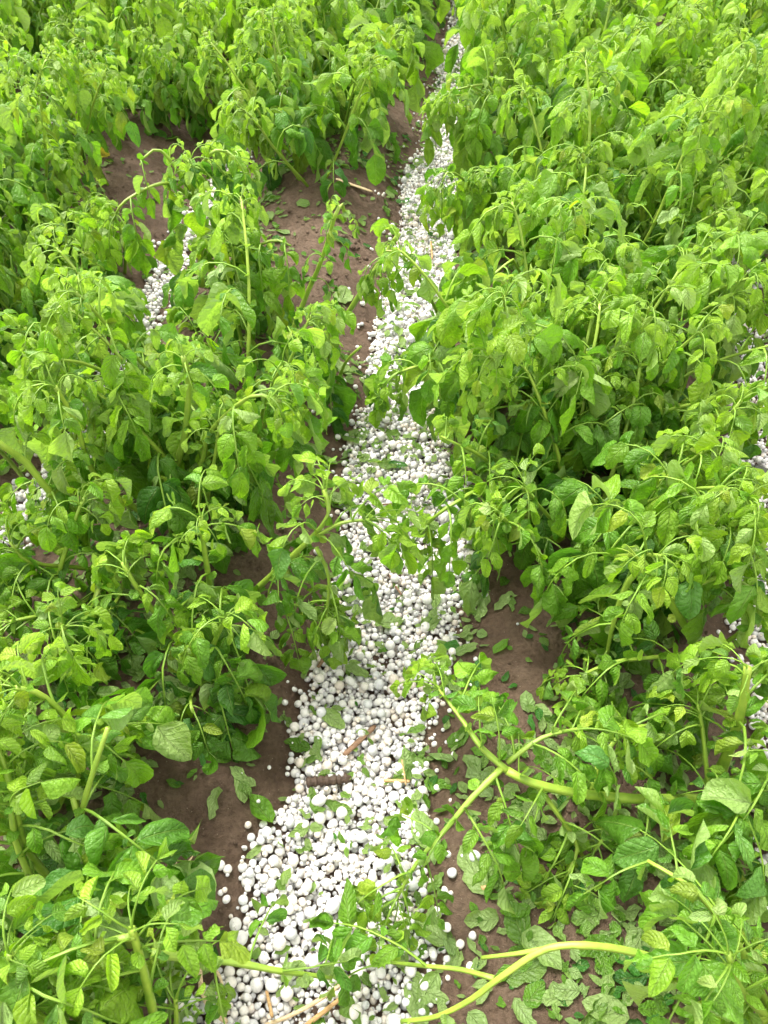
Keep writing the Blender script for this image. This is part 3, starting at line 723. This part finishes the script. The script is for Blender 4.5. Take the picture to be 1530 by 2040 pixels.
hs_(p, [(262, 1880, .12), (240, 1840, .17), (200, 1740, .25), (160, 1640, .31), (145, 1590, .34)], r0=.0075, r1=.004, leaves=(.3, 1), size=.15, wilt=1.4, gap=.07, drop=.4, age=(.7, .5), tuft=False)
hs_(p, [(160, 1625, .31), (185, 1540, .37), (215, 1450, .42)], r0=.0045, r1=.0032, leaves=(.1, .8), size=.15, gap=.045, tuft=False, wilt=1.5, age=(.5, .4))
hs_(p, [(200, 1750, .2), (250, 1690, .22), (300, 1655, .2)], r0=.0045, r1=.003, size=.14, wilt=2.)
hs_(p, [(240, 1900, .12), (120, 1850, .2), (40, 1700, .3), (20, 1600, .36)], r0=.007, r1=.004, size=.2, wilt=1.6)
hs_(p, [(180, 1840, .13), (60, 1700, .28), (20, 1560, .38), (-10, 1480, .42)], r0=.007, r1=.004, size=.19, wilt=1.7)
p = hero('pale topped potato plant leaning in from the left edge with curled leaves', 60, 1600)
hs_(p, [(150, 1620, .12), (150, 1470, .3), (90, 1390, .40), (30, 1370, .44)], r0=.007, r1=.004, size=.17, wilt=1.8, age=(.4, .05), leaves=(.25, 1))
hs_(p, [(60, 1650, .12), (0, 1560, .25), (-30, 1480, .34)], r0=.007, r1=.004, size=.2, wilt=1.6)
hs_(p, [(100, 1640, .12), (150, 1540, .2), (200, 1480, .22)], r0=.006, r1=.003, size=.15, wilt=2.0)
p = hero('potato plant at the bottom edge with a bent tip and a shoot over hail', 330, 2120)
hs_(p, [(330, 2120, .12), (310, 2040, .25), (290, 1950, .33), (270, 1875, .38), (262, 1850, .4)], r0=.0075, r1=.005, leaves=(.35, .95), size=.16, wilt=1.6, tuft=True)
hs_(p, [(270, 1865, .39), (200, 1880, .38), (130, 1930, .33), (90, 1985, .27)], r0=.0045, r1=.0025, **dict(small, size=.15, wilt=1.6))
hs_(p, [(300, 1900, .32), (450, 1915, .28), (560, 1935, .24), (660, 1948, .18)], r0=.0065, r1=.003, free=True, leaves=(.3, .98), size=.095, gap=.04, drop=.25, wilt=1.2, age=(.6, .6), tuft=False)
hs_(p, [(340, 2130, .12), (200, 2060, .25), (120, 2000, .33)], r0=.007, r1=.004, size=.2, wilt=1.5)
hs_(p, [(240, 2140, .12), (60, 2060, .25), (20, 1960, .36), (20, 1900, .4)], r0=.007, r1=.004, size=.2, wilt=1.5)
hs_(p, [(320, 2120, .12), (350, 2060, .22), (350, 1990, .27)], r0=.006, r1=.003, size=.13, wilt=2.0)
p = hero('arching umbrella topped potato plant behind the hail patch on the left', 400, 570)
hs_(p, [(402, 570, .1), (395, 440, .28), (385, 380, .37), (378, 320, .45)], r0=.0095, r1=.005, leaves=(.4, 1), size=.18, wilt=2.4)
hs_(p, [(390, 400, .34), (330, 365, .42), (250, 400, .42), (225, 440, .38)], r0=.006, r1=.003, leaves=(.15, 1), size=.2, wilt=2.6)
hs_(p, [(385, 350, .4), (430, 300, .46), (480, 320, .43)], r0=.006, r1=.003, leaves=(.1, 1), size=.2, wilt=2.6)
hs_(p, [(380, 380, .38), (320, 300, .48), (280, 320, .47)], r0=.005, r1=.003, leaves=(.2, 1), size=.2, wilt=2.6)
hs_(p, [(420, 600, .1), (470, 520, .25), (540, 480, .34), (580, 490, .34)], r0=.007, r1=.003, leaves=(.2, 1), size=.2, wilt=2.3)
p = hero('stripped potato plant with two bare slanting stems on open soil', 650, 730)
hs_(p, [(560, 720, .1), (610, 590, .24), (640, 520, .33), (668, 430, .45), (682, 408, .47), (688, 440, .43)], free=True, r0=.0085, r1=.004, leaves=(.45, 1), size=.10, gap=.05, wilt=2.4, tuft=False)
hs_(p, [(650, 700, .1), (690, 630, .22), (740, 550, .32), (795, 465, .42)], r0=.0085, r1=.006, leaves=(.1, .3), size=.10, tuft=False)
hs_(p, [(660, 760, .1), (655, 700, .2), (655, 640, .27)], r0=.006, r1=.003, size=.15, wilt=2.4, age=(.9, .7))
hs_(p, [(670, 770, .1), (690, 720, .18), (720, 690, .22)], r0=.006, r1=.003, size=.15, wilt=2.4, age=(.9, .7))
p = hero('drooping potato shoot hanging over the hail where the path narrows', 860, 720)
hs_(p, [(900, 700, .08), (860, 600, .25), (810, 520, .38), (770, 500, .40), (755, 530, .37)], r0=.006, r1=.003, leaves=(.55, 1), size=.14, wilt=2.5, free=True)
for (px, py, n, h_, lb) in ((480, 900, 4, .40, 'bushy potato plant filling the row beside the tall upright one'), (70, 900, 4, .42, 'leafy potato plant at the left edge above a hail patch'), (500, 720, 3, .27, 'dense potato plant next to the two bare slanting stems'),
                            (1180, 1080, 5, .34, 'large leaved potato plant drooping over the brown soil hollow'), (1380, 1080, 4, .36, 'yellow green potato plant at the right edge below dense foliage'), (1500, 1750, 3, .26, 'broken low potato plant by the right edge with torn leaves'),
                            (300, 225, 5, .36, 'leafy potato plant standing above the bare soil patch at upper left'), (420, 205, 5, .36, 'potato plant with hanging leaves beside the upper left bare soil'),
                            (90, 290, 5, .38, 'pale leaved potato plant at the upper left edge'), (60, 480, 5, .33, 'dark green potato plant low at the left edge by bare soil'), (215, 500, 3, .22, 'low limp potato plant between bare soil and the upper hail patch'), (130, 640, 4, .33, 'green potato plant left of the upper hail patch'),
                            (180, 90, 5, .36, 'small looking distant potato plant in the upper left corner'), (40, 120, 5, .36, 'distant potato plant cut by the left edge near the top'), (10, 760, 4, .36, 'potato plant at the left edge below the dark green one'),
                            (60, 1300, 4, .34, 'wide leaved potato plant at the left edge in the middle')):
    p = hero(lb, px, py); bulk(p, n, h_, .55, size=.18, wilt=2.2)

p = hero('potato plant at the middle flopping its leafy shoots down over the hail', 1040, 1060)
hs_(p, [(1040, 1060, .1), (970, 980, .26), (910, 1000, .32), (860, 1035, .29), (845, 1060, .24)], r0=.006, r1=.003, leaves=(.4, 1), size=.14, wilt=2.2, free=True)
hs_(p, [(1040, 1060, .1), (980, 930, .25), (900, 880, .34), (880, 870, .34)], r0=.006, r1=.003, leaves=(.3, 1), size=.16, wilt=2.2)
p = hero('short limp potato plant covering the narrow part of the hail path', 960, 790)
hs_(p, [(965, 790, .1), (890, 720, .28), (830, 730, .34), (790, 745, .32)], r0=.006, r1=.003, leaves=(.4, 1), size=.13, wilt=2.3, free=True)
p = hero('potato shoot dangling single leaves over the upper hail path', 985, 440)
hs_(p, [(985, 440, .1), (925, 360, .3), (890, 345, .36), (880, 372, .33)], r0=.006, r1=.003, leaves=(.5, 1), size=.14, wilt=2.3, free=True)
hs_(p, [(990, 300, .1), (950, 200, .32), (900, 190, .38)], r0=.006, r1=.003, leaves=(.5, 1), size=.14, wilt=2.3, free=True)

# ------------------------------------------------------------------ leaves and shreds the hail cut off
GREY = np.array((.19, .34, .07))
def fallen_spec():
    while True:
        u = R.uniform(-.15, 3.6); k = R.choice((-2, -1, -1, 0, 0, 1)); v = (k + .5) * ROW + R.gauss(0, .17)
        if R.random() < .035:
            l, r = band(u); v = R.uniform(l - .02, r + .02)
        x, y = uv2xy(u, v); px, py, dp = project(x, y, .05)
        if not (-60 < px < 1590 and -60 < py < 2100): continue
        # open washed soil carries fewer pieces
        if 300 < px < 600 and 1500 < py < 1840 and R.random() < .80: continue
        if 950 < px < 1100 and 1100 < py < 1420 and R.random() < .75: continue
        if 560 < px < 760 and 380 < py < 700 and R.random() < .85: continue
        if 160 < px < 360 and 280 < py < 450 and R.random() < .7: continue
        if noise(np.array([x * 5.]), np.array([y * 5.]), 31)[0] < -.22 and R.random() < .7: continue
        return x, y, u, v, px, py, dp
def fallen(lf, x, y, l):
    q = R.random(); a = R.random() * 6.28; flip = -1 if R.random() < .5 else 1
    if on_hail(x, y) and l > .05: l *= .75
    if on_hail(x, y): q = .9 if R.random() < .8 else q
    c = MIDG * R.uniform(.6, 1.0) if q < .5 else DARKG * R.uniform(.9, 1.5) if q < .75 else GREY * R.uniform(.7, 1.1)
    lf.add((x, y, 0), (cos(a), sin(a), 0), (0, 0, flip), l, l * R.uniform(.45, .8), 0, R.uniform(-.1, .3), R.uniform(.05, .22), c, tear=R.choice((.2, .6, 1.0)), rnd=R.random())
specs = [(*fallen_spec(), R.lognormvariate(math.log(.033), .42)) for _ in range(3400)]
specs = [a for a in specs if not (on_hail(a[0], a[1]) and R.random() < .45)]
specs = [(a[0], a[1], a[2], a[3], a[4], a[5], a[6], min(.085, a[7])) for a in specs]
HAND = [(540, 1630, .075), (470, 1530, .06), (440, 1575, .05), (365, 1475, .06), (510, 1565, .05), (640, 1405, .07), (625, 1455, .05), (870, 1175, .045), (745, 1225, .06), (945, 1215, .06), (900, 1270, .05), (735, 1335, .05), (940, 1375, .06),
        (890, 1885, .07), (815, 1955, .085), (1040, 1895, .06), (1180, 1650, .06), (1290, 1730, .06), (1400, 1700, .07), (690, 1975, .05), (630, 1545, .035), (990, 1840, .05), (850, 1440, .05), (1000, 1960, .06), (560, 1760, .03), (520, 1680, .03),
        (430, 1400, .06), (330, 1390, .06), (1020, 1610, .06), (1080, 1690, .05), (920, 1130, .06), (960, 1150, .05), (745, 1130, .03), (765, 905, .04), (870, 640, .05), (700, 880, .04), (720, 870, .05), (560, 900, .06), (1010, 1290, .04)]
for (px, py, l) in HAND:
    p_ = at(px, py, .06); u, v = xy2uv(p_[0], p_[1]); specs.append((p_[0], p_[1], u, v, px, py, project(p_[0], p_[1], .06)[2], l))
specs.sort(key=lambda a: -(a[7] / a[6]))
for k, (x, y, u, v, px, py, dp, l) in enumerate(specs[:300]):
    mb = MB(); lf = Leaflets(); fallen(lf, x, y, l); green = lf.d[0][14] < .06; fl = lf.d[0][8] < 0
    lf.flush(mb, 11, 7, conform=drape)
    o = mb.build('fallen_leaf', [M_LEAF], origin=(x, y, float(surf(x, y))))
    ton = 'pale underside up' if fl else 'dark green' if green else 'light green'
    sz = 'large torn' if l > .06 else 'torn' if l > .04 else 'small ragged'
    pl = 'lying on the white hailstones' if on_hail(x, y) else 'plastered on soil left of the hail path' if v < 0 and v > -.7 else 'plastered on soil right of the hail path' if 0 < v < .72 else 'on soil between the outer plants'
    tag(o, f'{sz} {ton} potato leaf {pl}', 'fallen leaf', 'cut potato leaves ' + pl)
mb = MB(); lf = Leaflets()
for (x, y, u, v, px, py, dp, l) in specs[300:]: fallen(lf, x, y, l)
for k in range(8500):
    x, y, u, v, *_ = fallen_spec(); fallen(lf, x, y, R.uniform(.009, .027))
lf.flush(mb, 6, 5, small=.02, conform=drape)
tag(mb.build('leaf_litter', [M_LEAF]), 'small shreds of green potato leaf scattered over the wet soil', 'leaf litter', kind='stuff')

mb = MB(); V1, T1 = ico(2)
for k in range(5200):
    u = R.uniform(-.15, 3.4); v = R.choice((-1.5, -.5, .5)) * ROW + R.gauss(0, .2); x, y = uv2xy(u, v)
    if on_hail(x, y): continue
    r_ = min(.011, R.lognormvariate(math.log(.0030), .5)); W_ = V1 * (1 + NR.normal(size=(len(V1), 1)) * .13) * (1, R.uniform(.7, 1), R.uniform(.5, .9)); a_ = R.random() * 6.28
    W_ = W_ @ np.array(((cos(a_), sin(a_), 0), (-sin(a_), cos(a_), 0), (0, 0, 1))); mb.add(W_ * r_ + (x, y, TZc(x, y) + r_ * .1), T1, V1[:, :2], np.ones((len(V1), 3)), 0)
tag(mb.build('soil_crumbs', [M_SOIL]), 'brown crumbs and small clods of washed soil on the ridges', 'soil crumbs', kind='stuff')

# ------------------------------------------------------------------ straw, twigs and stalks on the path
def rod(name, label, cat, a, b, r, m, lift=.004, flat=1., bend=0., group=None, rings=0):
    A = at(a[0], a[1], .03); B = at(b[0], b[1], .03); A[2] = float(surf(A[0], A[1])) + lift; B[2] = float(surf(B[0], B[1])) + lift
    n = 14; t = np.linspace(0, 1, n)[:, None]; P = A + (B - A) * t; d = nz(B - A); sd_ = nz(cr(d, UP)); P = P + sd_ * (np.sin(t * pi) * bend)
    P[:, 2] = np.maximum(P[:, 2], drape(P[:, 0], P[:, 1]) * .75 + .25 * P[:, 2] + r * .4)
    rad = r * (1 + NR.normal(size=n) * .08); rad[0] *= .75; rad[-1] *= .6
    if rings: n2 = 44; tt = np.linspace(0, 1, n2); P = np.stack([np.interp(tt, t[:, 0], P[:, i]) for i in range(3)], 1); rad = r * (1 + .13 * np.sign(np.sin(tt * rings * 6.28)) + NR.normal(size=n2) * .03)
    mb = MB(); o0 = (P[len(P) // 2]).copy(); tube(mb, P, rad, (.5, .4, .3), 0, 9)
    V = mb.V[0]; V[:, 2] = o0[2] + (V[:, 2] - o0[2]) * 1.0
    if flat < 1:
        cz = np.interp(np.arange(len(V)), np.linspace(0, len(V), len(P)), P[:, 2]); V[:, 2] = cz + (V[:, 2] - cz) * flat
    o = mb.build(name, [m], origin=o0); tag(o, label, cat, group); return o
for px, py, l, c, z_, lb in ((858, 262, .065, (.10, .045, .02), .035, 'curled dark brown dead leaf at the hail edge near the top'), (208, 345, .05, (.62, .48, .10), .02, 'withered yellow leaf on bare soil at upper left')):
    p_ = at(px, py, .06); mb = MB(); lf = Leaflets(); g_ = float(surf(p_[0], p_[1]))
    lf.add((p_[0] - l * .3, p_[1], g_ + z_), (.8, .3, -.1), (0, -.3, 1), l, l * .7, .6, .9, .12, c, tear=.6, curl=.6); lf.flush(mb, 12, 7)
    tag(mb.build('dead_leaf', [M_LEAF], origin=(p_[0], p_[1], g_)), lb, 'dead leaf')
M_PLASTIC = dry_material('dark_plastic', (.012, .016, .012), (.10, .11, .09), 40)
rod('plastic_strip', 'streaked black plastic strip by the right edge under leaves', 'plastic strip', (1500, 938), (1545, 950), .016, M_PLASTIC, .012, .35)
rod('stalk', 'split brown dry stalk lying diagonally on the hail', 'dry stalk', (686, 1507), (748, 1447), .0048, M_BROWN, .008, .5)
rod('stalk_piece', 'dark ribbed rotted stalk piece half over soil and hail', 'rotted stalk', (612, 1562), (697, 1548), .0088, M_DARK, .006, rings=7)
rod('straw', 'short orange straw lying across the hail path', 'straw', (765, 1560), (816, 1568), .0028, M_STRAW, .010)
rod('straw', 'thin straw crossing the short orange one', 'straw', (800, 1528), (808, 1578), .0013, M_STRAW, .014)
rod('straw', 'pale dry straw lying on soil above the bare slanting stems', 'straw', (672, 414), (742, 416), .006, M_PALE, .004, .5)
rod('bark_chip', 'reddish brown chip on hail below the drooping leaves', 'bark chip', (786, 972), (803, 1000), .006, M_BROWN, .008, .5)
rod('twig', 'thin brown twig sticking out over the hail above the chip', 'twig', (742, 1006), (800, 1022), .002, M_BROWN, .012)
rod('twig', 'slim brown twig on the hail below the leafy side shoot', 'twig', (776, 1140), (800, 1190), .0022, M_BROWN, .006, .6)
rod('straw', 'curved dry straw on soil beside the left plants', 'straw', (370, 1700), (385, 1770), .0017, M_PALE, .004, bend=.01)
rod('straw', 'dry straw crossing the curved one on soil', 'straw', (352, 1830), (396, 1722), .0015, M_PALE, .004, bend=-.006)
rod('straw', 'flat straw strip on soil beside the hail path edge', 'straw', (634, 1336), (658, 1300), .004, M_BROWN, .003, .4)
rod('wood_chip', 'orange wood chip alone on brown soil at lower right', 'wood chip', (947, 1790), (974, 1788), .0035, M_STRAW, .004, .4)
rod('straw', 'upright thin straw on hail near the narrow part', 'straw', (858, 488), (861, 520), .003, M_STRAW, .010)
rod('straw', 'long thin straw leaning on soil left of the hail', 'straw', (548, 1142), (592, 1178), .0016, M_PALE, .004)
rod('dry_stalk', 'bleached dry stalk bundle on hail at the bottom edge', 'dry stalk', (405, 1930), (462, 2045), .0036, M_PALE, .02, bend=.012)
rod('dry_stalk', 'thin bleached stalk beside the bundle at the bottom edge', 'dry stalk', (418, 1925), (452, 2010), .0022, M_PALE, .03, bend=-.01)
rod('straw', 'long pale straw over hail at the bottom edge', 'straw', (520, 2045), (700, 1950), .0028, M_PALE, .014, bend=.006)
rod('straw', 'pale straw fork over hail right of the bottom leaf', 'straw', (600, 2050), (690, 1985), .0032, M_STRAW, .016)
rod('straw', 'short upright straw by the bottom shoot on hail', 'straw', (532, 1975), (545, 2030), .0024, M_STRAW, .014)
rod('straw', 'thin straw piece on brown soil near the second right stem', 'straw', (1200, 1675), (1238, 1660), .0018, M_PALE, .004)

print('plants', len(PLANTS), 'stones', len(stones))
